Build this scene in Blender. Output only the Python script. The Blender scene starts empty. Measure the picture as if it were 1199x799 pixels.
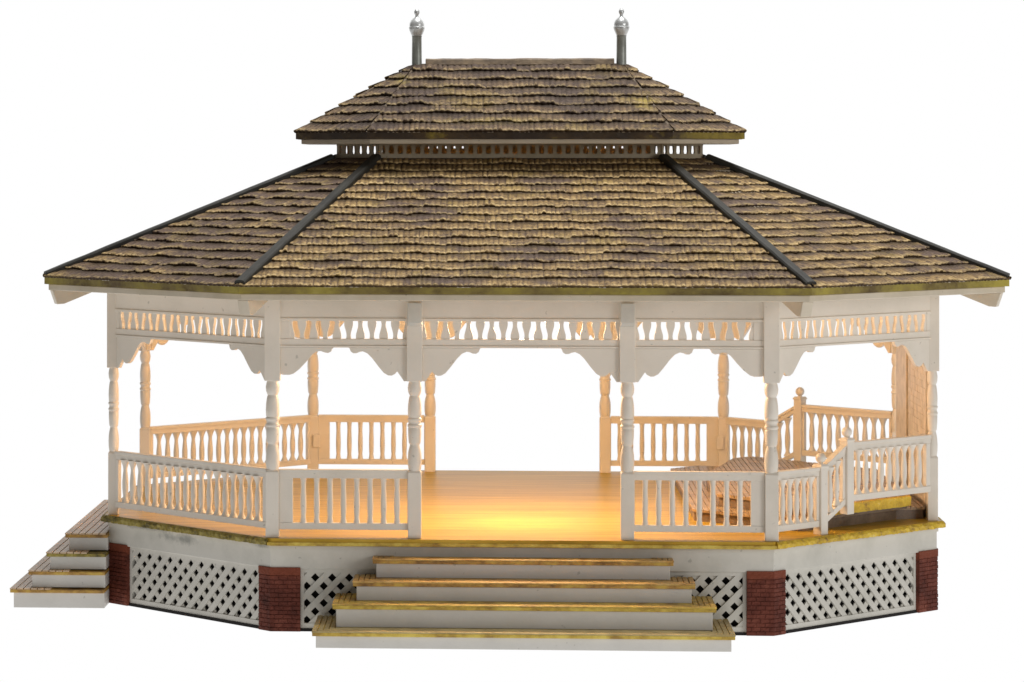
import bpy, math, random
from mathutils import Vector, Matrix
random.seed(7)
S = 0.001                       # one modelling unit is a millimetre
T = 755.25; YC = T / 2          # depth between front and back posts
AX, SX, D1, CX = 291.4, 507.1, 211.7, 124.2
FLOOR = 107.5
sc = bpy.context.scene
col = sc.collection

# ------------------------------------------------------------------ materials
def nt(name):
    m = bpy.data.materials.new(name); m.use_nodes = True
    n = m.node_tree; n.nodes.clear()
    out = n.nodes.new('ShaderNodeOutputMaterial'); b = n.nodes.new('ShaderNodeBsdfPrincipled')
    n.links.new(b.outputs[0], out.inputs[0])
    return m, n, b
def N(n, t, **k):
    x = n.nodes.new(t)
    for a, v in k.items():
        if a in x.inputs.keys(): x.inputs[a].default_value = v
        else: setattr(x, a, v)
    return x
def pos(n, scale=(1, 1, 1)):
    g = n.nodes.new('ShaderNodeNewGeometry'); mp = n.nodes.new('ShaderNodeMapping')
    mp.inputs['Scale'].default_value = scale
    n.links.new(g.outputs['Position'], mp.inputs['Vector']); return mp.outputs[0]
def noise(n, vec, scale, detail=3, rough=.55):
    x = n.nodes.new('ShaderNodeTexNoise'); n.links.new(vec, x.inputs['Vector'])
    x.inputs['Scale'].default_value = scale; x.inputs['Detail'].default_value = detail
    x.inputs['Roughness'].default_value = rough; return x.outputs['Fac']
def ramp(n, fac, stops):
    r = n.nodes.new('ShaderNodeValToRGB'); e = r.color_ramp.elements
    while len(e) < len(stops): e.new(.5)
    for i, (p, c) in enumerate(stops):
        e[i].position = p; e[i].color = (c if len(c) == 4 else (*c, 1))
    n.links.new(fac, r.inputs[0]); return r.outputs[0]
def mix(n, fac, a, b, mode='MIX'):
    x = n.nodes.new('ShaderNodeMix'); x.data_type = 'RGBA'; x.blend_type = mode
    for sock, v in ((x.inputs[0], fac), (x.inputs[6], a), (x.inputs[7], b)):
        if isinstance(v, (int, float)): sock.default_value = v
        elif isinstance(v, tuple): sock.default_value = (*v, 1)
        else: n.links.new(v, sock)
    return x.outputs[2]
def bump(n, b, h, strength, dist):
    x = n.nodes.new('ShaderNodeBump'); x.inputs['Strength'].default_value = strength
    x.inputs['Distance'].default_value = dist
    n.links.new(h, x.inputs['Height']); n.links.new(x.outputs[0], b.inputs['Normal'])
g3 = lambda v: (v, v, v)
def patch(n, p, c1, cx_, cz_, rx_, rz_, colr, amt=.8, ns=60, edge=(.98, 1.25)):
    """an irregular painted or rubbed mark centred at x, z"""
    mp = n.nodes.new('ShaderNodeMapping'); g = n.nodes.new('ShaderNodeNewGeometry'); n.links.new(g.outputs['Position'], mp.inputs[0])
    mp.inputs['Location'].default_value = (-cx_ / rx_, 0, -cz_ / rz_); mp.inputs['Scale'].default_value = (1 / rx_, 0, 1 / rz_)
    ln = N(n, 'ShaderNodeVectorMath', operation='LENGTH'); n.links.new(mp.outputs[0], ln.inputs[0])
    ad = N(n, 'ShaderNodeMath', operation='MULTIPLY_ADD'); n.links.new(noise(n, p, ns, 4, .7), ad.inputs[0]); ad.inputs[1].default_value = 1.1; n.links.new(ln.outputs['Value'], ad.inputs[2])
    return mix(n, ramp(n, ad.outputs[0], [(.0, g3(amt)), (edge[0] * .6, g3(amt)), (1.0, g3(0))]), c1, colr)

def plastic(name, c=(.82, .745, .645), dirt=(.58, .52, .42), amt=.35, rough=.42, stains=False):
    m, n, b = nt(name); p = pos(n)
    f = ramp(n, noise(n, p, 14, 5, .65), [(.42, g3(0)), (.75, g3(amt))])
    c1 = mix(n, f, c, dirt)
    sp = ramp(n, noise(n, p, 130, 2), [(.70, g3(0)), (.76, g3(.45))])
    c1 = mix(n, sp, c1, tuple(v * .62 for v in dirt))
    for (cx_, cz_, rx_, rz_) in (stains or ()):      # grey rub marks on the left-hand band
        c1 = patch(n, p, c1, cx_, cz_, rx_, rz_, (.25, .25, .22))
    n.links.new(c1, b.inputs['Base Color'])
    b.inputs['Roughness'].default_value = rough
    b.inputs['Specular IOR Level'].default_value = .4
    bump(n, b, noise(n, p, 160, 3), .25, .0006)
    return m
M = {}
M['white'] = plastic('white_plastic')
M['skirt'] = plastic('weathered_white_plastic', (.64, .61, .545), (.40, .39, .33), .6, .5, [(-.415, .091, .070, .018), (-.46, .098, .085, .007), (-.305, .097, .03, .008)])
M['riser'] = plastic('riser_plastic', (.67, .645, .60), (.46, .44, .38), .35, .45)
M['soffit'] = plastic('soffit_plastic', (.70, .61, .48), (.42, .34, .21), .5)

M['washed'] = plastic('brown_washed_plastic', (.46, .385, .275), (.24, .18, .09), .8)  # shade on the clerestory is put into this darker brown

def shingle_mat(name, light, mid, dark, yellow, cream, line, ysc, dthr, yamt, patches=()):
    m, n, b = nt(name); p = pos(n)
    A = lambda k: N(n, 'ShaderNodeAttribute', attribute_name=k).outputs['Fac']
    butt, rnd, rib, dark_bias = A('butt'), A('rnd'), A('rib'), A('wash')
    bg = N(n, 'ShaderNodeMath', operation='ADD'); n.links.new(noise(n, pos(n, (1, 1, 3.0)), 9, 6, .72), bg.inputs[0]); n.links.new(dark_bias, bg.inputs[1])
    fine = noise(n, p, 120, 4, .6)
    base = mix(n, ramp(n, fine, [(.36, g3(0)), (.62, g3(1))]), mid, light)
    base = mix(n, ramp(n, rnd, [(0, g3(0)), (1, g3(.4))]), base, tuple(v * .6 for v in mid))
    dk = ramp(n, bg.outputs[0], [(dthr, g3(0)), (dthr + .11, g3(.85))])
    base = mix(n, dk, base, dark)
    base = mix(n, ramp(n, noise(n, p, ysc, 4, .6), [(.55, g3(0)), (.66, g3(yamt))]), base, yellow)
    base = mix(n, ramp(n, noise(n, p, 165, 3, .6), [(.36, g3(.75)), (.47, g3(0))]), base, mix(n, .5, dark, line))
    for q in patches: base = patch(n, p, base, *q)
    # dry-brushed cream paint caught on raised butt ends; grooves and butt faces darker brown
    hl = ramp(n, butt, [(0, g3(1)), (.12, g3(.8)), (.34, g3(.0))])
    hm = mix(n, 1.0, hl, ramp(n, noise(n, p, 95, 4, .75), [(.42, g3(0)), (.52, g3(1))]), 'MULTIPLY')
    base = mix(n, hm, base, mix(n, dk, cream, tuple(v * .5 for v in cream)))
    base = mix(n, ramp(n, rib, [(.0, g3(.85)), (.75, g3(.0))]), base, mix(n, .5, dark, line))
    base = mix(n, ramp(n, butt, [(.50, g3(0)), (.80, g3(.85)), (1, g3(.95))]), base, line)
    n.links.new(base, b.inputs['Base Color'])
    b.inputs['Roughness'].default_value = .62; b.inputs['Specular IOR Level'].default_value = .2
    bump(n, b, noise(n, p, 190, 4, .7), 1.0, .0026)
    return m
M['shingle'] = shingle_mat('lower_shingles', (.48, .315, .13), (.26, .165, .07), (.115, .077, .068), (.38, .27, .06), (.76, .55, .26), (.045, .025, .010), 22, .485, .4)
M['shingle_up'] = shingle_mat('upper_shingles', (.26, .17, .09), (.14, .092, .056), (.085, .058, .048), (.38, .27, .07), (.52, .38, .19), (.028, .016, .008), 15, .47, .4,
    [(.158, .625, .045, .032, (.56, .42, .08), .6, 110), (-.150, .655, .03, .018, (.50, .38, .10), .6, 70), (-.03, .600, .22, .012, (.42, .31, .07), .6, 90)])

def trim_mat(name, cols, sc_=30, rough=.5, bs=.4, patches=()):
    m, n, b = nt(name)
    f = noise(n, pos(n, (1, 1, 1.5)), sc_, 6, .7)
    c = ramp(n, f, cols)
    for q in patches: c = patch(n, pos(n), c, *q)
    n.links.new(c, b.inputs['Base Color'])
    b.inputs['Roughness'].default_value = rough
    bump(n, b, noise(n, pos(n), 220, 4), bs, .0012); return m
M['eave'] = trim_mat('olive_eave_paint', [(.34, (.12, .075, .022)), (.48, (.25, .185, .045)), (.62, (.37, .29, .05)), (.72, (.48, .39, .10))], 16, .5, .4, [(.60, .402, .20, .06, (.55, .44, .06), .7, 30), (-.33, .402, .05, .04, (.50, .40, .06), .6, 40), (.345, .402, .05, .04, (.50, .40, .06), .6, 40), (-.585, .402, .06, .04, (.50, .40, .06), .6, 40)])
M['eave_up'] = trim_mat('dark_eave_paint', [(.42, (.045, .028, .016)), (.56, (.09, .055, .022)), (.68, (.36, .27, .03))], 12, .5, .4, [(.245, .582, .13, .05, (.40, .30, .04), .85, 40)])
M['yellow'] = trim_mat('yellow_rough_paint', [(.32, (.22, .11, .02)), (.44, (.58, .37, .025)), (.6, (.74, .50, .035)), (.72, (.78, .60, .18))], 60, .5, .9)
M['moss'] = trim_mat('mossy_trim_paint', [(.36, (.10, .08, .02)), (.5, (.30, .23, .04)), (.64, (.44, .36, .10))], 70, .6, .9)
M['gold'] = trim_mat('gold_edge_paint', [(.36, (.20, .10, .02)), (.5, (.45, .25, .05)), (.62, (.60, .40, .07))], 40)
M['ridge'] = trim_mat('ridge_brown', [(.4, (.10, .065, .035)), (.6, (.22, .15, .08))], 40, .6)

M['joint'] = trim_mat('hip_joint_brown', [(.4, (.07, .048, .03)), (.6, (.16, .11, .06))], 60, .7)
def hip_mat():
    m, n, b = nt('dark_grey_hip_cap'); p = pos(n)
    n.links.new(ramp(n, noise(n, p, 25, 4), [(.35, (.024, .022, .018)), (.7, (.050, .047, .038))]), b.inputs['Base Color'])
    b.inputs['Roughness'].default_value = .5; b.inputs['Specular IOR Level'].default_value = .2; bump(n, b, noise(n, p, 90, 3), .3, .001); return m
M['hip'] = hip_mat()

def wood_mat(name, axis, cols, rough=.38, plank=11., line=.5, spec=.5):
    m, n, b = nt(name)
    st = {'X': (1.2, 60, 1), 'Y': (60, 1.2, 1), 'Z': (60, 60, 1.2)}[axis]
    f = noise(n, pos(n, st), 6, 5, .6)
    c = ramp(n, f, cols)
    g = n.nodes.new('ShaderNodeNewGeometry'); sp = n.nodes.new('ShaderNodeSeparateXYZ'); n.links.new(g.outputs['Position'], sp.inputs[0])
    sock = sp.outputs['Y' if axis == 'X' else 'X']
    mm = N(n, 'ShaderNodeMath', operation='MULTIPLY'); n.links.new(sock, mm.inputs[0]); mm.inputs[1].default_value = 1 / (plank * S)
    fr = N(n, 'ShaderNodeMath', operation='FRACT'); n.links.new(mm.outputs[0], fr.inputs[0])
    ln = ramp(n, fr.outputs[0], [(0, g3(line)), (.07, g3(0)), (.93, g3(0)), (1, g3(line))])
    fl = N(n, 'ShaderNodeMath', operation='FLOOR'); n.links.new(mm.outputs[0], fl.inputs[0])
    wn = N(n, 'ShaderNodeTexWhiteNoise', noise_dimensions='1D'); n.links.new(fl.outputs[0], wn.inputs['W'])
    c = mix(n, ramp(n, wn.outputs['Value'], [(0, g3(0)), (1, g3(.22))]), c, tuple(v * .6 for v in cols[0][1]))
    c = mix(n, ln, c, tuple(v * .45 for v in cols[0][1]))
    n.links.new(c, b.inputs['Base Color']); b.inputs['Roughness'].default_value = rough
    b.inputs['Specular IOR Level'].default_value = spec
    bump(n, b, noise(n, pos(n, (1, 1, 1)), 320, 3, .7), .35, .0008)
    return m
M['floor'] = wood_mat('honey_plank_floor', 'X', [(.34, (.36, .21, .015)), (.5, (.56, .34, .035)), (.66, (.69, .46, .07))], .36, 12, .8, .18)
def tread(name, cols, rough=.42):
    m, n, b = nt(name); p = pos(n)
    n.links.new(ramp(n, noise(n, p, 45, 6, .7), cols), b.inputs['Base Color'])
    b.inputs['Roughness'].default_value = rough; bump(n, b, noise(n, p, 250, 3), .4, .001); return m
M['tread_tan'] = tread('tan_tread_boards', [(.33, (.48, .33, .19)), (.55, (.68, .50, .33)), (.72, (.74, .58, .38))])
M['tread_gold'] = tread('gold_tread_boards', [(.34, (.30, .15, .03)), (.5, (.56, .36, .10)), (.66, (.66, .48, .20))])
M['tread_yel'] = tread('yellow_tread_boards', [(.34, (.27, .15, .03)), (.5, (.52, .36, .07)), (.66, (.68, .49, .08))])
M['tread_olive'] = tread('olive_tan_tread_boards', [(.34, (.34, .25, .09)), (.55, (.50, .39, .17)), (.7, (.60, .47, .18))])
M['goldlight'] = trim_mat('bright_gold_edge_paint', [(.34, (.34, .20, .03)), (.48, (.56, .38, .05)), (.62, (.72, .55, .10))], 45)
M['stage'] = tread('stage_boards', [(.3, (.23, .145, .08)), (.5, (.38, .26, .15)), (.7, (.52, .37, .21))])
M['stage_side'] = tread('stage_dark_riser', [(.35, (.13, .085, .05)), (.65, (.26, .18, .12))])

def patch_band(n, c):
    "the smooth cap course keeps a brighter orange-red paint"
    g = n.nodes.new('ShaderNodeNewGeometry'); sp = n.nodes.new('ShaderNodeSeparateXYZ'); n.links.new(g.outputs['Position'], sp.inputs[0])
    ad = N(n, 'ShaderNodeMath', operation='MULTIPLY_ADD'); n.links.new(noise(n, g.outputs['Position'], 90, 3), ad.inputs[0]); ad.inputs[1].default_value = .012; n.links.new(sp.outputs['Z'], ad.inputs[2])
    mr = N(n, 'ShaderNodeMapRange'); n.links.new(ad.outputs[0], mr.inputs[0]); mr.inputs[1].default_value = .066; mr.inputs[2].default_value = .071
    ml = N(n, 'ShaderNodeMath', operation='MULTIPLY'); n.links.new(mr.outputs[0], ml.inputs[0]); ml.inputs[1].default_value = .75
    return mix(n, ml.outputs[0], c, (.22, .055, .026))
def brick_mat():
    m, n, b = nt('dark_red_brick'); p = pos(n)
    c = ramp(n, noise(n, p, 40, 5, .65), [(.3, (.062, .014, .008)), (.52, (.13, .031, .018)), (.72, (.22, .065, .040))])
    n.links.new(c, b.inputs['Base Color']); b.inputs['Roughness'].default_value = .6; b.inputs['Specular IOR Level'].default_value = .2
    c = patch_band(n, c); n.links.new(c, b.inputs['Base Color'])
    bump(n, b, noise(n, p, 240, 3), .9, .0015); return m
M['brick'] = brick_mat()
def simple(name, c, rough=.6, metal=0., bs=0.):
    m, n, b = nt(name); p = pos(n)
    n.links.new(mix(n, ramp(n, noise(n, p, 60, 4), [(.35, g3(0)), (.7, g3(1))]), c, tuple(v * .72 for v in c)), b.inputs['Base Color'])
    b.inputs['Roughness'].default_value = rough; b.inputs['Metallic'].default_value = metal
    if bs: bump(n, b, noise(n, p, 120, 4), bs, .001)
    return m
M['mortar'] = simple('dark_mortar', (.075, .022, .018), .8)
M['silver'] = simple('silver_paint', (.76, .77, .76), .3, .45, .3)
M['shaft'] = simple('grey_finial_shaft', (.36, .37, .33), .42, .35, .4)
M['dark'] = simple('dark_base_plate', (.008, .005, .004), .9)  # black for the painted-in shade under skirt and deck
M['screen'] = simple('cream_screen_boards', (.70, .60, .47), .5, 0, .4)
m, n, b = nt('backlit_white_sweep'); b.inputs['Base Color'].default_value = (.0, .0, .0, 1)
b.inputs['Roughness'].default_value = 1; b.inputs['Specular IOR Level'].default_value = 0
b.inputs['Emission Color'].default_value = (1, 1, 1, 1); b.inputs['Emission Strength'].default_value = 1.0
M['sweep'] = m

# ------------------------------------------------------------------ mesh builder
class MB:
    def __init__(s): s.v = []; s.f = []; s.sm = []; s.a = {}
    def add(s, vs, fs, smooth=False, at=None):
        o = len(s.v); s.v += [Vector(p) for p in vs]; s.f += [[i + o for i in f] for f in fs]; s.sm += [smooth] * len(fs)
        if at:
            for k, vals in at.items(): s.a.setdefault(k, []).extend(vals)
    def box(s, x0, x1, y0, y1, z0, z1, fr=None):
        vs = [(x, y, z) for x in (x0, x1) for y in (y0, y1) for z in (z0, z1)]
        if fr: vs = [fr(*p) for p in vs]
        s.add(vs, [(0, 1, 3, 2), (4, 6, 7, 5), (0, 4, 5, 1), (2, 3, 7, 6), (0, 2, 6, 4), (1, 5, 7, 3)])
    def prism(s, poly, t0, t1, fn):
        """poly: 2-D outline; fn(a,b,t) -> point"""
        n = len(poly)
        vs = [fn(a, b, t0) for a, b in poly] + [fn(a, b, t1) for a, b in poly]
        s.add(vs, [list(range(n))[::-1], [i + n for i in range(n)]] + [(i, (i + 1) % n, (i + 1) % n + n, i + n) for i in range(n)])
    def lathe(s, prof, c, seg=16, sq=False):
        """prof: (r,z) bottom to top"""
        vs = []; fs = []
        for r, z in prof:
            for k in range(seg):
                a = 2 * math.pi * k / seg
                vs.append((c[0] + r * math.cos(a), c[1] + r * math.sin(a), c[2] + z))
        for j in range(len(prof) - 1):
            for k in range(seg):
                k2 = (k + 1) % seg
                fs.append((j * seg + k, j * seg + k2, (j + 1) * seg + k2, (j + 1) * seg + k))
        s.add(vs, fs, True)
        s.add(vs[:seg], [list(range(seg))[::-1]]); s.add(vs[-seg:], [list(range(seg))])
    def build(s, name, mat, parent=None, bevel=0, label=None):
        me = bpy.data.meshes.new(name)
        xs = [p.x for p in s.v]; ys = [p.y for p in s.v]; zs = [p.z for p in s.v]
        o = Vector(((min(xs) + max(xs)) / 2, (min(ys) + max(ys)) / 2, min(zs)))
        me.from_pydata([tuple((p - o) * S) for p in s.v], [], s.f)
        me.polygons.foreach_set('use_smooth', s.sm)
        for k, vals in s.a.items():
            at = me.attributes.new(k, 'FLOAT', 'POINT'); at.data.foreach_set('value', vals)
        me.validate(); me.update()
        import bmesh
        bm = bmesh.new(); bm.from_mesh(me)
        if not s.a: bmesh.ops.recalc_face_normals(bm, faces=bm.faces)
        bm.to_mesh(me); bm.free()
        me.materials.append(M[mat])
        ob = bpy.data.objects.new(name, me); col.objects.link(ob)
        w = Vector((o.x, o.y - YC, o.z)) * S
        ob.location = w
        if parent is not None:
            ob.parent = parent
            ob.location = w - wloc(parent)
        if bevel:
            md = ob.modifiers.new('bevel', 'BEVEL'); md.width = bevel * S; md.segments = 2; md.limit_method = 'ANGLE'; md.angle_limit = math.radians(40)
        if label: ob['label'] = label
        return ob
def wloc(o):
    v = Vector(o.location)
    while o.parent: o = o.parent; v += Vector(o.location)
    return v

def frame(p, q):
    """section frame: a along p->q, t outward, z up"""
    p = Vector((*p, 0)); q = Vector((*q, 0)); u = (q - p).normalized()
    n = Vector((u.y, -u.x, 0))
    return (lambda a, t, z: p + u * a + n * t + Vector((0, 0, z))), (q - p).length, u, n

def clip_half(poly, f):
    out = []
    for i in range(len(poly)):
        a, b = poly[i], poly[(i + 1) % len(poly)]; fa, fb = f(a), f(b)
        if fa >= 0: out.append(a)
        if (fa >= 0) != (fb >= 0):
            k = fa / (fa - fb); out.append((a[0] + (b[0] - a[0]) * k, a[1] + (b[1] - a[1]) * k))
    return out
def clip_rect(poly, x0, x1, z0, z1):
    for f in (lambda p: p[0] - x0, lambda p: x1 - p[0], lambda p: p[1] - z0, lambda p: z1 - p[1]):
        if len(poly) < 3: return []
        poly = clip_half(poly, f)
    return poly

# ------------------------------------------------------------------ plan
P = dict(A=(-SX, D1), B=(-AX, 0), C=(-CX, 0), D=(CX, 0), E=(AX, 0), F=(SX, D1),
         L=(SX, T - D1), K=(AX, T), J=(CX, T), I=(-CX, T), H=(-AX, T), G=(-SX, T - D1))
ORDER = 'ABCDEFLKJIHG'
def octagon(e, dx=0):
    """the eight corners at distance e outside the posts, anticlockwise from the front left"""
    k = .4142 * e
    return [(x + dx, y) for x, y in ((-AX - k, -e), (AX + k, -e), (SX + e, D1 - k), (SX + e, T - D1 + k),
            (AX + k, T + e), (-AX - k, T + e), (-SX - e, T - D1 + k), (-SX - e, D1 - k))]

gz = bpy.data.objects.new('gazebo', None); col.objects.link(gz)
gz.empty_display_size = .1
gz['label'] = 'long eight-sided white model gazebo with two-tier brown shingle roof, lit inside'
gz['category'] = 'gazebo'
gz.location = (0, 0, -3 * S)
def group_part(name, label=None):
    return None

# ------------------------------------------------------------------ base
def ring(mb, oc0, z0, oc1, z1):
    n = 8
    mb.add([(x, y, z0) for x, y in oc0] + [(x, y, z1) for x, y in oc1], [(i, (i + 1) % n, (i + 1) % n + n, i + n) for i in range(n)])
b = MB(); b.prism(octagon(2.5), -3, 0.5, lambda a, c, t: (a, c, t)); b.build('base_plate', 'dark', gz)  # black plate stands in for the shadow line under the skirt
b = MB(); b.prism(octagon(-9), .6, 98, lambda a, c, t: (a, c, t)); core = b.build('foundation_core', 'dark', gz)  # black block stands in for the shade behind the lattice

# deck
def octagon_v(ea, eb):
    "front and back sides at distance eb, the other six at ea"
    o = octagon(ea); y0, y1 = -eb, T + eb; d = eb - ea
    return [(o[0][0] + d, y0), (o[1][0] - d, y0), o[2], o[3], (o[4][0] - d, y1), (o[5][0] + d, y1), o[6], o[7]]
b = MB(); b.prism(octagon_v(11, 15), 99, FLOOR, lambda a, c, t: (a, c, t)); deck = b.build('deck', 'floor', gz)
def trim(i, mat, jit, name='deck_trim'):
    fb = i in (0, 4)
    o0, o1 = (octagon_v(11.02, 15.02), octagon_v(15.5, 16.6)) if fb else (octagon(11.02), octagon(15.5))
    p0, p1, q0, q1 = o0[i], o0[(i + 1) % 8], o1[i], o1[(i + 1) % 8]
    L = math.dist(p0, p1); n = max(2, int(L / 3.2)) if jit else 1
    mb = MB(); vs = []
    for k in range(n + 1):
        f = k / n
        a = Vector((p0[0] + (p1[0] - p0[0]) * f, p0[1] + (p1[1] - p0[1]) * f)); c = Vector((q0[0] + (q1[0] - q0[0]) * f, q0[1] + (q1[1] - q0[1]) * f))
        d = (c - a).normalized() if 0 < k < n else (c - a).normalized()
        j = jit if 0 < k < n else 0
        r = lambda: random.uniform(-j, j)
        c1 = a.lerp(c, .55); m1 = c + d * r(); m2 = c + d * r() * .6
        vs += [(a.x, a.y, 103.6), (c1.x, c1.y, 103.7), (m1.x, m1.y, 103.1 + r()), (m2.x, m2.y, 99.6 + r() * .6), (a.x, a.y, 98.9)] if fb else [(a.x, a.y, FLOOR + .05), (c1.x, c1.y, FLOOR - .6 + r() * .7), (m1.x, m1.y, 104.2 + r()), (m2.x, m2.y, 99.6 + r() * .6), (a.x, a.y, 98.9)]
    fs = []
    for k in range(n):
        for j in range(5):
            j2 = (j + 1) % 5; fs.append((k * 5 + j, k * 5 + j2, k * 5 + 5 + j2, k * 5 + 5 + j))
    mb.add(vs, fs + [list(range(5)), list(range(n * 5, n * 5 + 5))[::-1]])
    return mb.build(name, mat, deck)
for i, (mt, j) in enumerate([('goldlight', .25), ('yellow', 1.0), ('yellow', .8), ('moss', .6), ('gold', .2), ('moss', .6), ('moss', .6), ('moss', 1.0)]):
    trim(i, mt, j)

# skirt: fascia band, lattice panels, brick piers
secs = [('G', 'A', 0, 0), ('A', 'B', 0, 0), ('B', 'E', 0, 0), ('E', 'F', 0, 0), ('F', 'L', 0, 0), ('L', 'K', 0, 0), ('K', 'H', 0, 0), ('H', 'G', 0, 0)]
def band_poly(mb, e0, e1, z0, z1):
    a, c = octagon(e0), octagon(e1)
    for i in range(8):
        j = (i + 1) % 8
        mb.add([(*a[i], z0), (*a[j], z0), (*c[j], z0), (*c[i], z0), (*a[i], z1), (*a[j], z1), (*c[j], z1), (*c[i], z1)],
               [(0, 1, 2, 3), (7, 6, 5, 4), (3, 2, 6, 7), (0, 4, 5, 1)])
b = MB(); band_poly(b, -8.8, 5.2, 71, 98.8); skb = b.build('skirt_band', 'skirt', gz, .8)
b = MB(); band_poly(b, 5.3, 7.0, 94, 98.7); b.build('skirt_moulding', 'skirt', skb)

def lattice(fr, a0, a1, flip, parent, lab=None):
    mb = MB(); z0, z1 = .6, 70.8
    e0, e1, ez0, ez1 = a0 + 4, a1 - 4, 6.5, 66
    for r in ((a0, e0, z0, z1), (e1, a1, z0, z1), (e0, e1, z0, ez0), (e0, e1, ez1, z1)):
        mb.box(r[0], r[1], -5, 1.2, r[2], r[3], lambda a, t, z: fr(a, t, z))
    W = 7.0 / math.sqrt(2) * 1.0; step = 20.0
    for d in (1, -1):
        front = (d == (-1 if flip else 1)); t0, t1 = (-1.6, 0.6) if front else (-3.4, -1.62)
        k = a0 - 120 - ((a0) % step)
        while k < a1 + 200:
            # lath: line a - d*z = k
            hw = W
            y0, y1 = ez0 - 4, ez1 + 4
            poly = [(k - hw + d * y0, y0), (k + hw + d * y0, y0), (k + hw + d * y1, y1), (k - hw + d * y1, y1)]
            poly = clip_rect(poly, e0 - .5, e1 + .5, ez0 - .5, ez1 + .5)
            if len(poly) >= 3: mb.prism(poly, t0, t1, lambda a, z, t: fr(a, t, z))
            k += step
    return mb.build('lattice_panel', 'skirt', gz, 0, lab)

def pier(i_post, w1, w2, prev, nxt):
    """brick pier wrapping the corner: w1 along the previous side, w2 along the next"""
    root = None
    c = Vector(P[i_post]); out = []
    up = (Vector(P[prev]) - c).normalized(); un = (Vector(P[nxt]) - c).normalized()
    npv = Vector((-up.y, up.x)) ; nnx = Vector((un.y, -un.x))
    def corner(e):     # corner point offset by e from both sides
        n1 = Vector((up.y * -1, up.x)); n1 = -n1 if n1.dot(c - Vector((0, YC))) < 0 else n1
        n2 = Vector((un.y * -1, un.x)); n2 = -n2 if n2.dot(c - Vector((0, YC))) < 0 else n2
        bis = (n1 + n2).normalized(); return c + bis * (e / bis.dot(n1)), n1, n2
    core = MB()
    rows = 13; z0, z1 = -2.8, 72.5; rh = (z1 - 9.5 - z0) / rows
    def ringpoly(e_out, w1_, w2_):
        k, n1, n2 = corner(e_out); ki, _, _ = corner(-6)
        a = c + up * w1_; bb = c + un * w2_
        return [a + n1 * e_out, k, bb + n2 * e_out, bb - n2 * 6, ki, a - n1 * 6]
    core.prism([tuple(v) for v in ringpoly(5.6, w1, w2)], z0, z1 - .2, lambda a, cc, t: (a, cc, t))
    o = core.build('brick_pier', 'brick', gz)
    br = MB()
    for r in range(rows + 1):
        za = z0 + r * rh + .3; zb = za + rh - .8
        if r == rows: zb = z1
        k, n1, n2 = corner(6.9)
        for (u, w, nn) in ((up, w1, n1), (un, w2, n2)):
            L0 = (k - c).dot(u)
            s = L0 + .0
            first = True
            bw = 10.5
            x = s - (bw / 2 if r % 2 else 0)
            while x < w:
                xa, xb = max(x + .2, s + (.02 if first else 0)), min(x + bw - .2, w)
                if w - xb < 3.5: xb = w; x = w
                if xb - xa > 1:
                    e = 6.5 + random.uniform(-.2, .4)
                    if r == rows: e = 6.9; xa = s; xb = w; x = w
                    pts = [c + u * xa + nn * 5.4, c + u * xb + nn * 5.4, c + u * xb + nn * e, c + u * xa + nn * e]
                    if abs(xa - s) < .6:   # close the corner neatly
                        kk = corner(e)[0]; pts[3] = kk; pts[0] = corner(5.4)[0]
                    j = random.uniform(-.25, .25)
                    br.prism([tuple(v) for v in pts], za + j, zb + j, lambda a, cc, t: (a, cc, t))
                first = False; x += bw
    br.build('brick_courses', 'brick', o, .35)
    return o
W = dict(A=(36, 30), B=(18, 33), E=(29, 18), F=(36, 30), L=(30, 36), K=(18, 33), H=(33, 18), G=(30, 36))
# previous / next neighbour going anticlockwise seen from above starting at the front
CY = 'ABEFLKHG'
for i, pn in enumerate(CY):
    prev, nxt = CY[i - 1], CY[(i + 1) % 8]
    w = dict(A=(30, 34), B=(18, 33), E=(29, 18), F=(34, 30), L=(30, 34), K=(18, 33), H=(33, 18), G=(34, 30))[pn]
    pier(pn, w[0], w[1], prev, nxt)
    W[pn] = w
for i, pn in enumerate(CY):
    q = CY[(i + 1) % 8]; fr, L, u, nn = frame(P[pn], P[q])
    lattice(fr, W[pn][1] + .05, L - W[q][0] - .05, pn in 'EF' , gz)
    if pn == 'B':
        pass

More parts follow.
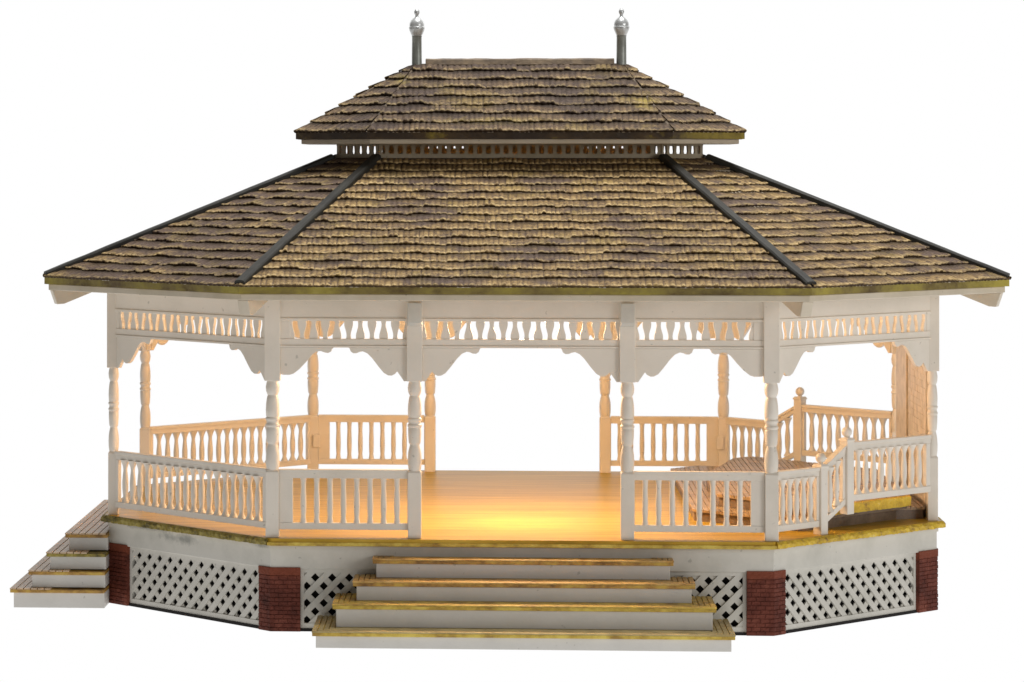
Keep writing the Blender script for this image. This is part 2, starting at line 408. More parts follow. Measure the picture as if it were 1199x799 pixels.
# ------------------------------------------------------------------ posts
def post_prof():
    z = lambda y: 550 - (y - 188.6)
    pr = []
    pts = [(186, 6.4), (188, 7.2), (193, 8.0), (200, 8.2), (207, 7.8), (212, 6.9), (215.5, 5.9), (217.6, 5.5), (218.4, 6.7), (221, 7.1), (228, 7.7), (236, 7.8),
           (237, 7.0), (238, 8.4), (240.5, 8.4), (241.5, 7.1), (244.5, 7.1), (245.5, 8.4), (248, 8.4), (249, 7.0), (250, 7.8), (257, 8.1), (264, 7.8), (270, 7.0), (273, 6.4), (274.6, 5.5),
           (276, 6.5), (279, 7.7), (284, 8.2), (288.5, 7.4), (291, 6.6), (293, 6.6)]
    return [(r, zz) for zz, r in pts]
POSTS = {}
for k in ORDER:
    x, y = P[k]
    i = ORDER.index(k); pv, nx = P[ORDER[i - 1]], P[ORDER[(i + 1) % 12]]
    if k in 'BCDE': ang = 0
    elif k in 'KJIH': ang = 0
    else: ang = math.radians({'A': 0, 'F': 0, 'L': 0, 'G': 0}[k])
    mb = MB()
    fr = lambda a, t, z, x=x, y=y: (x + a, y + t, z)
    sl = .80 if k in 'AF' else .9 if k in 'GL' else 1.0
    h = 7.8 * sl
    mb.box(-h, h, -h, h, FLOOR - .02, 185, fr)
    mb.add([fr(sx * a, sy * a, z) for z, a in ((184.9, h), (187, 6.4 * sl)) for sx, sy in ((-1, -1), (1, -1), (1, 1), (-1, 1))],
           [(0, 1, 5, 4), (1, 2, 6, 5), (2, 3, 7, 6), (3, 0, 4, 7), (4, 5, 6, 7)])
    mb.lathe([(rr * sl, zz) for rr, zz in post_prof()], (x, y, 0), 20)
    w = 9.2 if sl == 1 else 7.6
    mb.box(-w, w, -7.5, 7.5, 291.5, 391.3, fr)
    POSTS[k] = mb.build('post', 'white', gz, .7)
# little rafter-end blocks on the two posts of the front opening
for k in 'CDIJ':
    x, y = P[k]; s = -1 if k in 'CD' else 1
    mb = MB(); mb.prism([(7.6 * s, 357), (11 * s, 357), (13 * s, 361), (13 * s, 384), (7.6 * s, 384)], x - 8, x + 8, lambda a, z, t: (t, y + a, z))
    mb.build('rafter_end', 'skirt', POSTS[k], .6)

# ------------------------------------------------------------------ frieze with brackets
BR_C = [(9.3, 333.5), (9.3, 291.5), (12.5, 291.5), (20.5, 303), (23, 300), (27, 298), (31, 298.2), (36, 301), (42, 308), (50, 318.5), (55.5, 324), (61, 326.4), (65, 325.6), (68, 324.2), (72, 324), (75, 326), (76.6, 330), (77.5, 333.5)]
BR_B = [(9.3, 333.5), (9.3, 299.5), (12, 298.6), (20, 298.4), (25, 300), (32, 305.5), (40, 314), (47, 322.5), (52, 326), (57, 326.6), (61, 325), (65.5, 324.2), (69, 326), (71, 330), (72, 333.5)]
def frieze(p, q, flat_ends=(9, 9), bt=('C', 'C'), dens=1):
    fr, L, u, nn = frame(P[p], P[q])
    mb = MB(); a0, a1 = 8.0, L - 8.0
    if p in 'BCDE' or q in 'BCDE': pass
    mb.box(a0, a1, -3.2, 3.2, 365.5, 391.2, fr)          # top beam
    mb.box(a0, a1, -4.2, 4.6, 362, 365.4, fr)          # moulding
    mb.box(a0, a1, -3.2, 3.2, 333.4, 341, fr)          # lower beam
    mb.box(a0, a1, -4.0, 4.4, 330.8, 333.3, fr)
    mb.box(a0, a0 + flat_ends[0], -2.6, 2.6, 341.05, 361.95, fr)
    mb.box(a1 - flat_ends[1], a1, -2.6, 2.6, 341.05, 361.95, fr)
    o = mb.build('frieze', 'white', POSTPAR, .5)
    fw = MB()
    s0, s1 = a0 + flat_ends[0], a1 - flat_ends[1]
    n = max(3, int(round((s1 - s0) / 13.4))); pitch = (s1 - s0) / n
    for k in range(n + 1):
        c = s0 + k * pitch; inv = k % 2
        prof = [(0, 4.8), (.10, 5.2), (.28, 4.9), (.48, 3.7), (.66, 2.7), (.82, 2.4), (.92, 2.7), (1.0, 3.0)]
        pts = []
        for f, w in prof:
            zz = 341 + (20.9 * (f if not inv else 1 - f)); pts.append((w, zz))
        if inv: pts = pts[::-1]
        poly = [(c + w, z) for w, z in pts] + [(c - w, z) for w, z in pts[::-1]]
        poly = clip_half(poly, lambda v: v[0] - s0 + .2) if k == 0 else poly
        poly = clip_half(poly, lambda v: s1 - v[0] + .2) if k == n else poly
        if len(poly) > 2: fw.prism(poly, -1.8, 1.8, lambda a, z, t: fr(a, t, z))
    fw.build('fretwork', 'white', o)
    for end, t in ((0, bt[0]), (1, bt[1])):
        prof = BR_C if t == 'C' else BR_B
        poly = [((a if not end else L - a), z - 3 if z > 333 else z) for a, z in prof]
        bb = MB(); bb.prism(poly, -2.4, 2.4, lambda a, z, t: fr(a, t, z)); bb.build('bracket', 'white', o, .5)
    return o
POSTPAR = gz
FR = [('A', 'B', (6, 6), 'CC'), ('B', 'C', (13, 1), 'BC'), ('C', 'D', (1, 1), 'CC'), ('D', 'E', (1, 13), 'CB'), ('E', 'F', (6, 6), 'CC'), ('F', 'L', (8, 8), 'CC'),
      ('L', 'K', (6, 6), 'CC'), ('K', 'J', (13, 1), 'BC'), ('J', 'I', (1, 1), 'CC'), ('I', 'H', (1, 13), 'CB'), ('H', 'G', (6, 6), 'CC'), ('G', 'A', (8, 8), 'CC')]
for p, q, fe, bt in FR: frieze(p, q, fe, bt)

# ------------------------------------------------------------------ railings
BALA = [(0, 7.2), (.04, 6.0), (.09, 4.6), (.15, 3.4), (.20, 2.8), (.25, 2.7), (.33, 3.2), (.50, 4.1), (.66, 4.1), (.78, 3.5), (.84, 2.9), (.89, 3.2), (.94, 4.4), (.97, 5.4), (1.0, 6.2)]
BALF = [(0, 4.4), (.02, 4.0), (.06, 3.6), (.14, 3.3), (.25, 3.2), (.45, 3.7), (.62, 3.8), (.78, 3.5), (.85, 3.1), (.90, 3.4), (.95, 3.9), (1.0, 4.3)]
def baluster(fr, a, z0, z1, parent, BAL=None):
    mb = MB(); c = fr(a, 0, 0); h = z1 - z0
    mb.lathe([(r * .93, z0 - .5 + (h + 1) * (1 - f)) for f, r in BAL[::-1]], (c.x, c.y, 0), 10)
    return mb.build('baluster', 'white', parent)
def railing(p, q, a0, a1, n, stile=(4, 4), lift=(0, 0), name='railing', skip=()):
    fr, L, u, nn = frame(P[p], P[q])
    f = lambda a: lift[0] + (lift[1] - lift[0]) * (a - a0) / (a1 - a0)
    mb = MB()
    def bar(s0, s1, t0, t1, z0, z1):
        vs = []
        for s in (s0, s1):
            for t in (t0, t1):
                for z in (z0, z1): vs.append(fr(s, t, z + f(s)))
        mb.add(vs, [(0, 1, 3, 2), (4, 6, 7, 5), (0, 4, 5, 1), (2, 3, 7, 6), (0, 2, 6, 4), (1, 5, 7, 3)])
    bar(a0, a1, -4.6, 4.6, 183.2, 187.5); bar(a0, a1, -3.4, 3.4, 177.2, 183.1)
    bar(a0, a1, -3.4, 3.4, 117, 124.6)
    if stile[0]: bar(a0, a0 + stile[0], -2.8, 2.8, 124.7, 177.1)
    if stile[1]: bar(a1 - stile[1], a1, -2.8, 2.8, 124.7, 177.1)
    o = mb.build(name, 'white', gz, .6)
    s0, s1 = a0 + stile[0], a1 - stile[1]
    # half openings at the stiles
    pitch = (s1 - s0 + 6.8) / (n + 1)
    for k in range(n):
        a = s0 - 3.4 + pitch * (k + 1)
        baluster(fr, a, 124.6 + f(a), 177.2 + f(a), o, BALF if abs(u.y) < .1 else BALA)
    return o, fr
Lab = math.dist(P['A'], P['B']); Lbc = AX - CX
railing('A', 'B', 7, Lab - 7, 18, (5, 8))
railing('B', 'C', 7.9, Lbc - 7.9, 8, (16, .6))
railing('D', 'E', 7.9, Lbc - 7.9, 8, (.6, 16))
railing('H', 'G', 7, Lab - 7, 18, (5, 5))
r1, frh = railing('I', 'H', 7.9, Lbc - 7.9, 8, (.6, 16))
r2, frk = railing('K', 'J', 7.9, Lbc - 7.9, 8, (16, .6))
# small catch blocks where the back rails meet the corner posts
for o, fr_, a in ((r1, frh, Lbc - 5.5), (r2, frk, 5.5)):
    mb = MB(); mb.box(a - 5, a + 5, -12, -7.9, 142, 160, fr_); mb.build('catch_block', 'white', o, .5)
def newel(fr, a, z0, ztop, w=6.2):
    mb = MB(); c = fr(a, 0, 0)
    mb.box(-w, w, -w, w, z0, ztop, lambda x, y, z: fr(a + x, y, z))
    mb.box(-w - 1, w + 1, -w - 1, w + 1, ztop - 4, ztop - 1.5, lambda x, y, z: fr(a + x, y, z))
    o = mb.build('newel_post', 'white', gz, .6)
    bl = MB(); pr = [(3.0, ztop - .1), (2.6, ztop + 1.5)] + [(6.2 * math.sin(t), ztop + 7 - 6.2 * math.cos(t)) for t in [math.pi * k / 10 for k in range(2, 10)]] + [(.3, ztop + 13.2)]
    bl.lathe(pr, (c.x, c.y, 0), 16); bl.build('ball_finial', 'white', o)
    return o
t1, t2 = .295 * Lab, .455 * Lab
railing('E', 'F', 7, t1 - 6.2, 5, (3, 4))
railing('E', 'F', t1 + 6.2, t2 - 6.2, 2, (1, 4), (3, 23))
railing('E', 'F', t2 + 6.2, Lab - 7, 9, (3, 8), (26, 26))
fe, _, _, _ = frame(P['E'], P['F'])
newel(fe, t1, FLOOR, 191); newel(fe, t2, 128, 219)
# back, seen through the gazebo (frame runs L -> K)
railing('L', 'K', Lab - t1 + 0, Lab - 7, 5, (2, 3))
railing('L', 'K', Lab - t2 + 6.2, Lab - t1 - .05, 2, (4, 0), (24, 2))
railing('L', 'K', 7, Lab - t2 - 6.2, 9, (4, 3), (26, 26))
fl, _, _, _ = frame(P['L'], P['K']); newel(fl, Lab - t2, FLOOR, 224)

# ------------------------------------------------------------------ raised stage at the right end
low = [(214, 186), (330, 90), (345, 98), (464, 218), (498, 226), (500, 500), (484, 535), (300, 706), (252, 712), (214, 668)]
upp = [(246, 214), (357, 104), (370, 104), (476, 208), (476, 525), (326, 690), (300, 660), (246, 440)]
b = MB(); b.prism(low, FLOOR + .05, 119, lambda a, c, t: (a, c, t)); stg = b.build('stage', 'stage_side', gz, 0, 'low two-step plank platform with dark risers')
def boards(poly, z0, z1, grow, mat, name, parent, pitch=6.6):
    cx = sum(p[0] for p in poly) / len(poly); cy = sum(p[1] for p in poly) / len(poly)
    gp = [(x + math.copysign(grow, x - cx) * (abs(x - cx) > 5), y + math.copysign(grow, y - cy)) for x, y in poly]
    mb = MB(); x = min(p[0] for p in gp); xm = max(p[0] for p in gp)
    while x < xm:
        pl = clip_half(gp, lambda v: v[0] - x); pl = clip_half(pl, lambda v: x + pitch - .9 - v[0])
        if len(pl) > 2: mb.prism(pl, z0, z1 + random.uniform(-.25, .25), lambda a, c, t: (a, c, t))
        x += pitch
    mb2 = MB(); mb2.prism(gp, z0 - .9, z0 - .02, lambda a, c, t: (a, c, t)); mb2.build('board_bed', 'stage', parent)
    return mb.build(name, mat, parent)
boards(low, 120, 122.3, 2, 'stage', 'plank_top', stg)
b = MB(); b.prism(upp, 122.4, 134, lambda a, c, t: (a, c, t)); b.build('upper_riser', 'stage_side', stg)
boards(upp, 135, 138, 2, 'stage', 'plank_top', stg)
# yellow front nosing of the stage, parallel to the right-hand railing
def edge_strip(p, q, z0, z1, mat, parent, name, th=3):
    fr, L, u, nn = frame(p, q); mb = MB(); n = int(L / 3)
    vs = []; fs = []
    for k in range(n + 1):
        a = L * k / n; j = lambda m: random.uniform(-m, m)
        vs += [fr(a, -.5, z1 + .3 + j(.2)), fr(a, th + j(.5), z1 - .6 + j(.4)), fr(a, th + j(.5), z0 + j(.3)), fr(a, -.5, z0)]
    for k in range(n):
        for j in range(4): fs.append((k * 4 + j, k * 4 + (j + 1) % 4, k * 4 + 4 + (j + 1) % 4, k * 4 + 4 + j))
    mb.add(vs, fs + [(0, 1, 2, 3), tuple(range(n * 4 + 3, n * 4 - 1, -1))]); return mb.build(name, mat, parent)
edge_strip((371, 99), (478, 204), 126, 138.5, 'yellow', stg, 'nosing', 3)

# boarded screen in the right-hand end opening
mb = MB(); mb.box(500, 507, 398, 496, FLOOR + .1, 331, None); scr = mb.build('screen_panel', 'screen', gz, .6)
mb = MB(); mb.box(507.1, 510, 380, 404, FLOOR + .1, 331, None); mb.build('screen_batten', 'stage', scr)  # brown strip painted in for the shaded groove between the panels
mb = MB(); mb.box(502, 507, 222, 388, FLOOR + .1, 331, None); scr2 = mb.build('screen_panel', 'screen', gz, .6)
mb = MB(); z = 125
while z < 322:
    y = 226 + random.uniform(-10, 0)
    while y < 386:
        w = random.uniform(14, 24); ya, yb = max(y, 224), min(y + w - .3, 386)
        if yb - ya > 3: mb.box(501.1 + random.uniform(-.3, .3), 501.98, ya, yb, z + random.uniform(-.3, .3), z + 8.1 + random.uniform(-.3, .3))
        y += w
    z += 8.4
mb.build('relief_blocks', 'screen', scr2, .4)

# ------------------------------------------------------------------ stairs
def stair(name, org, u, nvec, widths, depths, offs, zs, mats, rz, bw=6.3, mitre=True):
    """steps leading out along nvec; widths are riser widths, depths the riser distance from org"""
    u = Vector(u); nv = Vector(nvec); org = Vector(org)
    root = None
    for k in range(4):
        w0, w1 = widths[k]; d = depths[k]; z = zs[k]; zb = (zs[k + 1] - 0.0) if k < 3 else rz
        pt = lambda a, t, zz: (org.x + u.x * a + nv.x * t, org.y + u.y * a + nv.y * t, zz)
        mb = MB()
        mb.box(w0, w1, 0, d, zb + .05, z - 5.7, lambda a, t, zz: pt(a, t, zz))
        if root is None:
            root = mb.build(name, 'riser', gz, .5)
            o = root
        else: o = mb.build('riser', 'riser', root, .5)
        nose = 4.0
        # tread bed + boards laid round three sides with mitred corners
        mb = MB(); mb.box(w0 - nose, w1 + nose, 0, d + nose, z - 5.6, z - 1.6, lambda a, t, zz: pt(a, t, zz)); mb.build('tread_edge', mats[k][1], root, .6)
        mb = MB()
        for r in range(6):
            i0, i1 = r * bw, r * bw + bw - 1.1
            if r == 0: i0 -= .5
            j = random.uniform(-.15, .15)
            A0, A1 = w0 - nose + i0, w0 - nose + i1; B0, B1 = w1 + nose - i0, w1 + nose - i1; D0, Dm = d + nose - i0, d + nose - i1
            if Dm < 1: break
            if not mitre:
                mb.prism([(w0 - nose + .3, D0), (w1 + nose - .3, D0), (w1 + nose - .3, Dm), (w0 - nose + .3, Dm)], z - 1.58, z + j, lambda a, t, q: pt(a, t, q)); continue
            if A1 < B1:
                mb.prism([(A0, D0), (B0, D0), (B1, Dm), (A1, Dm)], z - 1.58, z + j, lambda a, t, q: pt(a, t, q))
                g = .7
                mb.prism([(A0, 0), (A0, D0 - g), (A1, Dm - g), (A1, 0)], z - 1.58, z + j, lambda a, t, q: pt(a, t, q))
                mb.prism([(B0, 0), (B0, D0 - g), (B1, Dm - g), (B1, 0)], z - 1.58, z + j, lambda a, t, q: pt(a, t, q))
        mb.build('tread', mats[k][0], root, .25)
    return root
Z4 = [86, 64.5, 43, 21.5]
stair('front_steps', (2, -5.3), (1, 0), (0, -1), [(-170, 170), (-191.5, 193), (-213.5, 215), (-235, 234)], [27, 58, 87, 116], None, [87.3, 65.2, 43, 16.5],
      [('tread_gold', 'gold'), ('tread_gold', 'gold'), ('tread_yel', 'goldlight'), ('tread_olive', 'goldlight')], -3)
stair('side_steps', (-SX - 5.3, YC), (0, 1), (-1, 0), [(196 - YC, YC - 196), (178 - YC, YC - 184), (170 - YC, YC - 172), (164 - YC, YC - 160)], [49, 70, 91, 113], None, Z4,
      [('tread_tan', 'gold'), ('tread_tan', 'moss'), ('tread_tan', 'gold'), ('tread_tan', 'gold')], -3, 8.6, False)

# ------------------------------------------------------------------ roofs
def slope(b0, b1, t0, t1, rows, mat, parent, wmin, wmax, th=3.4, under='soffit', dark_bias=0.):
    b0, b1, t0, t1 = map(Vector, (b0, b1, t0, t1))
    u = (b1 - b0).normalized(); mid_b = (b0 + b1) / 2
    v = (t0 - b0) - u * (t0 - b0).dot(u); Lv = v.length; v.normalize(); nn = u.cross(v).normalized()
    W0 = (b1 - b0).length; ua, ub = (t0 - b0).dot(u), (t1 - b0).dot(u)
    # shell
    sh = MB(); q = [b0, b1, t1, t0] if (t1 - t0).length > .5 else [b0, b1, t0]
    m = len(q); sh.add([p + nn * .2 for p in q] + [p - nn * 5 for p in q], [list(range(m)), list(range(m, 2 * m))[::-1]] + [(i, (i + 1) % m, (i + 1) % m + m, i + m) for i in range(m)])
    base = sh.build('roof_slope', under, parent)
    mb = MB(); rh = Lv / rows
    uL = lambda vv: ua * min(1, max(0, vv / Lv)); uR = lambda vv: W0 + (ub - W0) * min(1, max(0, vv / Lv))
    ph = [random.uniform(0, 6.28) for _ in range(24)]
    step = 1.55
    for j in range(rows):
        v0 = j * rh
        # one irregular shingle after another along the course
        cells = []; x = -random.uniform(0, wmax); off = 0
        while x < W0 + 2:
            w_ = random.uniform(wmin, wmax)
            if random.random() < .45: off = random.choice((-1.7, -.7, .2, 1.1, 2.3))
            cells.append((x, w_, off + random.uniform(-.35, .35), random.random(), random.uniform(.8, 1.2))); x += w_
        lo, hi = uL(v0), uR(v0); n = max(2, int((hi - lo) / step)); ci = 0
        vs = []; bt = []; rb = []; rn = []
        for k in range(n + 1):
            u_ = lo + (hi - lo) * k / n
            while ci < len(cells) - 1 and u_ > cells[ci][0] + cells[ci][1]: ci += 1
            cx_, cw, co, cr, ct = cells[ci]
            f = min(1, max(0, (u_ - cx_) / cw)); rib = math.sin(math.pi * f) ** .6 if 0 < f < 1 else 0
            wav = 1.1 * math.sin(u_ / 21 + ph[j]) + .7 * math.sin(u_ / 8.3 + ph[(j + 5) % 24] + j)
            vb = v0 + (wav + co if j else random.uniform(-.3, .3) - .8) - 1.5 * rib + .7
            t = th * ct * (.42 + .58 * rib) * (1 + .18 * math.sin(u_ / 13 + ph[(j + 9) % 24]))
            for vv, hh, bb in ((vb + .5, .1, .97), (vb - .05, t * .50, .93), (vb + .25, t * .92, .0), (vb + 1.3, t, .10), (vb + rh * .30, t * .84, .32), (vb + rh * .62, t * .62 + .5 * rib, .60), (v0 + rh * 1.22, .35, 1.0)):
                vv = min(vv, Lv); uu = min(max(u_, uL(vv)), uR(vv))
                vs.append(b0 + u * uu + v * vv + nn * hh); bt.append(bb); rb.append(rib); rn.append(cr)
        m = 7; fs = []
        for k in range(n):
            for q_ in range(m - 1): fs.append((k * m + q_, (k + 1) * m + q_, (k + 1) * m + q_ + 1, k * m + q_ + 1))
        mb.add(vs, fs, True, {'butt': bt, 'rnd': rn, 'rib': rb, 'wash': [dark_bias] * len(vs)})
    mb.build('shingles', mat, base)
    return base

RDX = 3
def eave_poly(e, z, dx=RDX): return [(x, y, z) for x, y in octagon(e, dx)]
EO = octagon(85, RDX)
# lower roof: eave e=85, rises to the clerestory (e=-273)
EB = eave_poly(85, 405.5); kT = -275; zT = 405.5 + (85 - kT) * .4115
TP = [(x, y, zT) for x, y in octagon(kT, 0)]
lr = MB(); band_poly_e = None
def band(mb, e0, e1, z0, z1, dx, sx=1):
    a, c = octagon(e0, dx), octagon(e1, dx)
    for i in range(8):
        j = (i + 1) % 8
        mb.add([(*a[i], z0), (*a[j], z0), (*c[j], z0), (*c[i], z0), (*a[i], z1), (*a[j], z1), (*c[j], z1), (*c[i], z1)],
               [(0, 1, 2, 3), (7, 6, 5, 4), (3, 2, 6, 7), (0, 4, 5, 1)])
band(lr, 70, 80, 389.5, 397, RDX)
lower = lr.build('lower_roof', 'soffit', gz, .8)
mb = MB(); band(mb, -3, 70.02, 391.5, 395, RDX); mb.build('soffit', 'soffit', lower)
# painted eave edge, slightly uneven
def eave_edge(corners, z0, z1, mat, parent, inward=8, jit=.5, name='eave_edge'):
    n8 = len(corners); mb = MB()
    for i in range(n8):
        p, q = Vector(corners[i]), Vector(corners[(i + 1) % n8]); u = (q - p).normalized(); nn = Vector((u.y, -u.x))
        L = (q - p).length; n = max(2, int(L / 9)); vs = []; fs = []
        for k in range(n + 1):
            a = p + u * (L * k / n); m = jit if 0 < k < n else 0; r = lambda: random.uniform(-m, m)
            inn = a - nn * inward
            if k == 0: inn = inn + u * inward * .4142
            if k == n: inn = inn - u * inward * .4142
            o1, o2 = a + nn * r() * .6, a + nn * r() * .6
            vs += [(inn.x, inn.y, z1 + inward * .38), (o1.x, o1.y, z1 + r()), (o2.x, o2.y, z0 + r() * .5), (inn.x, inn.y, z0)]
        for k in range(n):
            for j in range(4): fs.append((k * 4 + j, k * 4 + (j + 1) % 4, k * 4 + 4 + (j + 1) % 4, k * 4 + 4 + j))
        mb.add(vs, fs)
    return mb.build(name, mat, parent)
eave_edge(octagon(85, RDX), 397.2, 406.0, 'eave', lower)
for i in range(8):
    j = (i + 1) % 8
    L = math.dist(EB[i][:2], EB[j][:2])
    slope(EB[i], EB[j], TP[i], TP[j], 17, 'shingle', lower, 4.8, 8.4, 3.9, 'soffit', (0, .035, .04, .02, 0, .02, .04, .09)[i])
# hip caps
def hipcap(p, q, w, th, mat, parent, name='hip_cap'):
    p, q = Vector(p), Vector(q); d = (q - p).normalized(); s = d.cross(Vector((0, 0, 1))).normalized(); up = s.cross(d)
    mb = MB(); n = 14; vs = []; fs = []
    prof = [(-w, -3.0), (-w, th * .45), (-w * .7, th * .82), (0, th * .9), (w * .7, th * .82), (w, th * .45), (w, -3.0)]
    for k in range(n + 1):
        c = p + (q - p) * (k / n); jx = random.uniform(-.35, .35) if 0 < k < n else 0
        vs += [c + s * (a + jx) + up * (b_ + random.uniform(-.25, .25)) for a, b_ in prof]
    m = len(prof)
    for k in range(n):
        for j in range(m): fs.append((k * m + j, k * m + (j + 1) % m, (k + 1) * m + (j + 1) % m, (k + 1) * m + j))
    mb.add(vs, fs + [list(range(m)), list(range(n * m, n * m + m))[::-1]], False)
    return mb.build(name, mat, parent, .5)
HC0, HC1 = octagon(83.5, RDX), octagon(-268, 0)
for i in range(8):
    hipcap((*HC0[i], 408.6), (*HC1[i], zT + 1.0), 6.8, 5.2, 'hip', lower)
# rafter tails under the eight corners
RT0, RT1 = octagon(77, RDX), octagon(26, RDX)
for i in range(8):
    p, q = Vector(RT0[i]), Vector(RT1[i]); d = (q - p).normalized(); s = Vector((-d.y, d.x)); L = (q - p).length
    mb = MB(); poly = [(0, 389.3), (L, 389.3), (L * .95, 387), (15, 372.5), (6, 372)]
    mb.prism(poly, -7, 7, lambda a, z, t: (p.x + d.x * a + s.x * t, p.y + d.y * a + s.y * t, z))
    mb.build('rafter_tail', 'soffit', lower, .8)

# clerestory: slotted band between the roofs
CL = octagon(-273, 0)
cz0, cz1 = zT - 6, 572
cb = MB()
fcs = []
for i in range(8):
    p, q = CL[i], CL[(i + 1) % 8]; fr, L, u, nn = frame(p, q)
    cb.box(.6, L - .6, -3, 0, cz0, 566.8 if i == 4 else 559, fr); cb.box(.6, L - .6, -3, 0, 569.5, cz1, fr)
    n = max(4, int(L / 11)); pitch = L / n
    for k in range(n + 1):
        c = k * pitch; solid = 3.0 if 0 < k < n else 5.5
        z9 = 561.5 if i == 4 else 559.02
        if i == 4 and not (3 < k < 9 or n - 10 < k < n - 4): solid = 6.2
        a0, a1 = max(.6, c - solid), min(L - .6, c + solid)
        poly = [(a0, 559.02), (a1, 559.02), (a1 - .9, 562), (a1, 569.48), (a0, 569.48), (a0 + .9, 562)]
        cb.prism(poly, -2.6, -.4, lambda a, z, t: fr(a, t, z))
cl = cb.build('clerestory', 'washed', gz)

# upper roof
UE = 285; UF = 190
def ucor(g):   # upper eave corners shrunk by g
    hx, hy = 285 - g, (377.6 - 222) - g
    k = .4142 * g
    return [(-UF + k, YC - hy), (UF - k, YC - hy), (hx, YC - 74 + k), (hx, YC + 74 - k), (UF - k, YC + hy), (-UF + k, YC + hy), (-hx, YC + 74 - k), (-hx, YC - 74 + k)]
mb = MB(); a, c = ucor(60), ucor(7)
for i in range(8):
    j = (i + 1) % 8
    mb.add([(*a[i], 571.5), (*a[j], 571.5), (*c[j], 571.5), (*c[i], 571.5), (*a[i], 577.5), (*a[j], 577.5), (*c[j], 577.5), (*c[i], 577.5)], [(0, 1, 2, 3), (7, 6, 5, 4), (3, 2, 6, 7), (0, 4, 5, 1)])
upper = mb.build('upper_roof', 'soffit', gz, .8)
eave_edge(ucor(0), 577.7, 586, 'eave_up', upper, 6, .6)
UB = [(x, y, 586) for x, y in ucor(0)]
RZ = 676; RL, RR = (-132, YC, RZ), (132, YC, RZ)
tops = [(RL, RR), (RR, RR), (RR, RR), (RR, RR), (RR, RL), (RL, RL), (RL, RL), (RL, RL)]
for i in range(8):
    j = (i + 1) % 8
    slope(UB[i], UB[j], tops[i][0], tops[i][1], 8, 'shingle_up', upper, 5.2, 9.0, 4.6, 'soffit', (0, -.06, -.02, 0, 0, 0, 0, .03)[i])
for i in range(8):      # small painted hips close the joints between the upper slopes
    e = tops[i][0]; p0 = Vector(UB[i]); q0 = Vector(e)
    hipcap(p0 + (q0 - p0) * .015 + Vector((0, 0, .9)), q0 + Vector((0, 0, .5)), 2.0, 1.6, 'joint', upper, 'hip_joint')
mb = MB()
n = 22; vs = []; fs = []
for k in range(n + 1):
    x = -121 + 244 * k / n; j = lambda: random.uniform(-.4, .4)
    vs += [(x, YC - 8, RZ - 1.5), (x, YC - 5, RZ + 5.5 + j()), (x, YC, RZ + 7 + j()), (x, YC + 5, RZ + 5.5 + j()), (x, YC + 8, RZ - 1.5)]
for k in range(n):
    for j in range(5): fs.append((k * 5 + j, k * 5 + (j + 1) % 5, k * 5 + 5 + (j + 1) % 5, k * 5 + 5 + j))
mb.add(vs, fs + [list(range(5)), list(range(n * 5, n * 5 + 5))[::-1]]); mb.build('ridge_board', 'ridge', upper, .5)
for sx in (-1, 1):
    mb = MB(); x = 132.4 * sx
    mb.lathe([(6.6, 668), (6.4, 690), (6.2, 711), (6.9, 712)], (x, YC, 0), 20); f = mb.build('finial', 'shaft', upper)
    mb = MB()
    mb.lathe([(6.3, 712.2), (7.8, 715.5), (9.6, 719.6), (10.3, 722.6), (10.3, 723.8), (9.5, 724.2), (9.7, 726), (9.3, 729), (7.9, 732.2), (5.4, 734.8), (2.8, 736.4), (1.9, 738), (2.2, 739.5),
              (3.2, 741.3), (3.6, 743.3), (3.1, 745.6), (1.8, 747), (.3, 747.6)], (x, YC, 0), 28)
    mb.build('finial_knob', 'silver', f)

mb = MB(); a, c = octagon(-335), octagon(-4)
for i in range(8):
    j = (i + 1) % 8
    mb.add([(*a[i], 391.7), (*a[j], 391.7), (*c[j], 391.7), (*c[i], 391.7), (*a[i], 394.5), (*a[j], 394.5), (*c[j], 394.5), (*c[i], 394.5)], [(0, 1, 2, 3), (7, 6, 5, 4), (3, 2, 6, 7), (0, 4, 5, 1)])
mb.build('ceiling', 'white', gz)  # unseen panel added to hold lamp light back from the clerestory
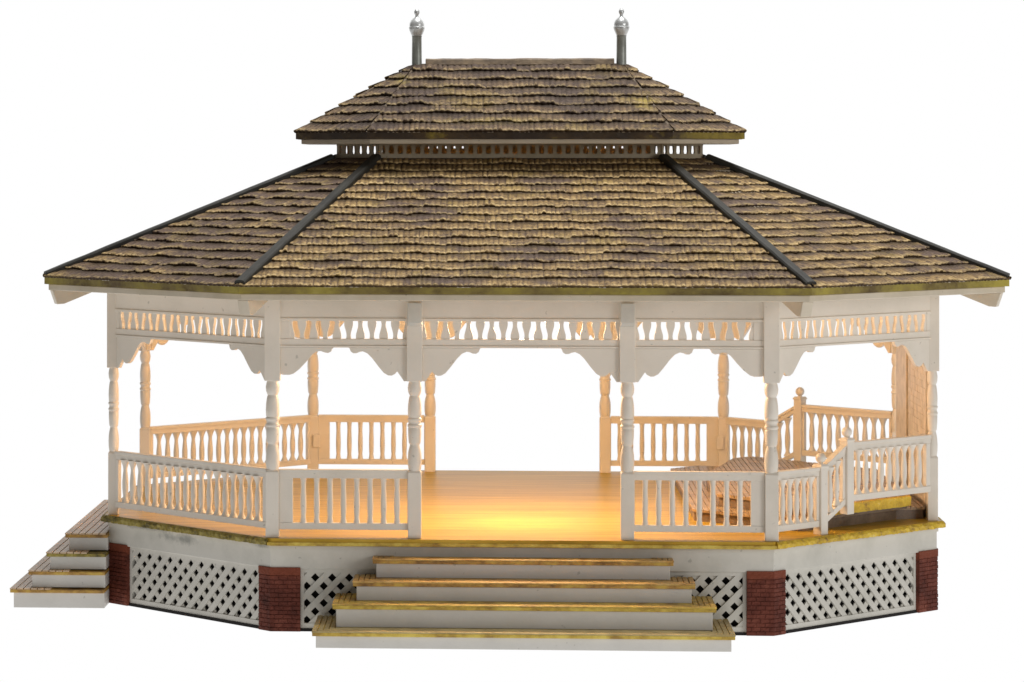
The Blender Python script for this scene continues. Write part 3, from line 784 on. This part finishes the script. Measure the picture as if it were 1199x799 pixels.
# ------------------------------------------------------------------ the white sweep it stands on
mb = MB(); prof = [(-1000, -3.2), (1500, -3.2)] + [(1500 + 700 * math.sin(t), -3.2 + 700 * (1 - math.cos(t))) for t in [math.pi / 2 * k / 16 for k in range(1, 17)]] + [(2200, 2600)]
vs = []; fs = []
for y, z in prof: vs += [(-2600, y, z), (2600, y, z)]
for k in range(len(prof) - 1): fs.append((2 * k, 2 * k + 1, 2 * k + 3, 2 * k + 2))
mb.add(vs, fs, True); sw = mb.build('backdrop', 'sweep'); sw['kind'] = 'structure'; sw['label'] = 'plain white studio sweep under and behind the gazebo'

# ------------------------------------------------------------------ light
w = bpy.data.worlds.new('World'); sc.world = w; w.use_nodes = True
w.node_tree.nodes['Background'].inputs[0].default_value = (1, .97, .93, 1); w.node_tree.nodes['Background'].inputs[1].default_value = .12
def area(name, loc, target, size, power, colr=(1, 1, 1)):
    l = bpy.data.lights.new(name, 'AREA'); l.shape = 'RECTANGLE'; l.size, l.size_y = size; l.energy = power; l.color = colr
    o = bpy.data.objects.new(name, l); col.objects.link(o); o.location = Vector(loc)
    o.rotation_euler = (Vector(target) - Vector(loc)).to_track_quat('-Z', 'Y').to_euler(); return o
area('overhead_softbox', (.2, 0, 2.7), (0, 0, .2), (1.5, 1.0), 70)
area('side_softbox', (2.6, -2.6, .9), (0, 0, .2), (1.2, 1.0), 29)
def bulb(loc, e, size, colr=(1, .69, .40), kind='POINT', **k):
    l = bpy.data.lights.new('warm_bulb', kind); l.energy = e; l.color = colr; l.shadow_soft_size = size
    for a_, v_ in k.items(): setattr(l, a_, v_)
    o = bpy.data.objects.new('warm_bulb', l); col.objects.link(o); o.location = loc; return o
bulb((0, (170 - YC) * S, .36), 4.7, .012)
sp_ = bulb((0, (150 - YC) * S, .388), 2.0, .012, (1, .90, .86), 'SPOT', spot_size=math.radians(36), spot_blend=1.0)

# ------------------------------------------------------------------ camera
cd = bpy.data.cameras.new('camera'); cam = bpy.data.objects.new('camera', cd); col.objects.link(cam); sc.camera = cam
cam.location = (-22.1 * S, (-3511.8 - YC) * S, 547 * S + 3 * S)
cam.rotation_euler = (math.pi / 2, 0, .059)
cd.sensor_fit = 'HORIZONTAL'; cd.sensor_width = 36; cd.lens = 3503.8 / 1199 * 36
cd.shift_x = (599.5 - 380.67) / 1199; cd.shift_y = -(399.5 - 188.6) / 1199
cd.clip_start = .05; cd.clip_end = 200
sc.view_settings.view_transform = 'Standard'; sc.view_settings.look = 'None'; sc.view_settings.exposure = 0; sc.view_settings.gamma = 1
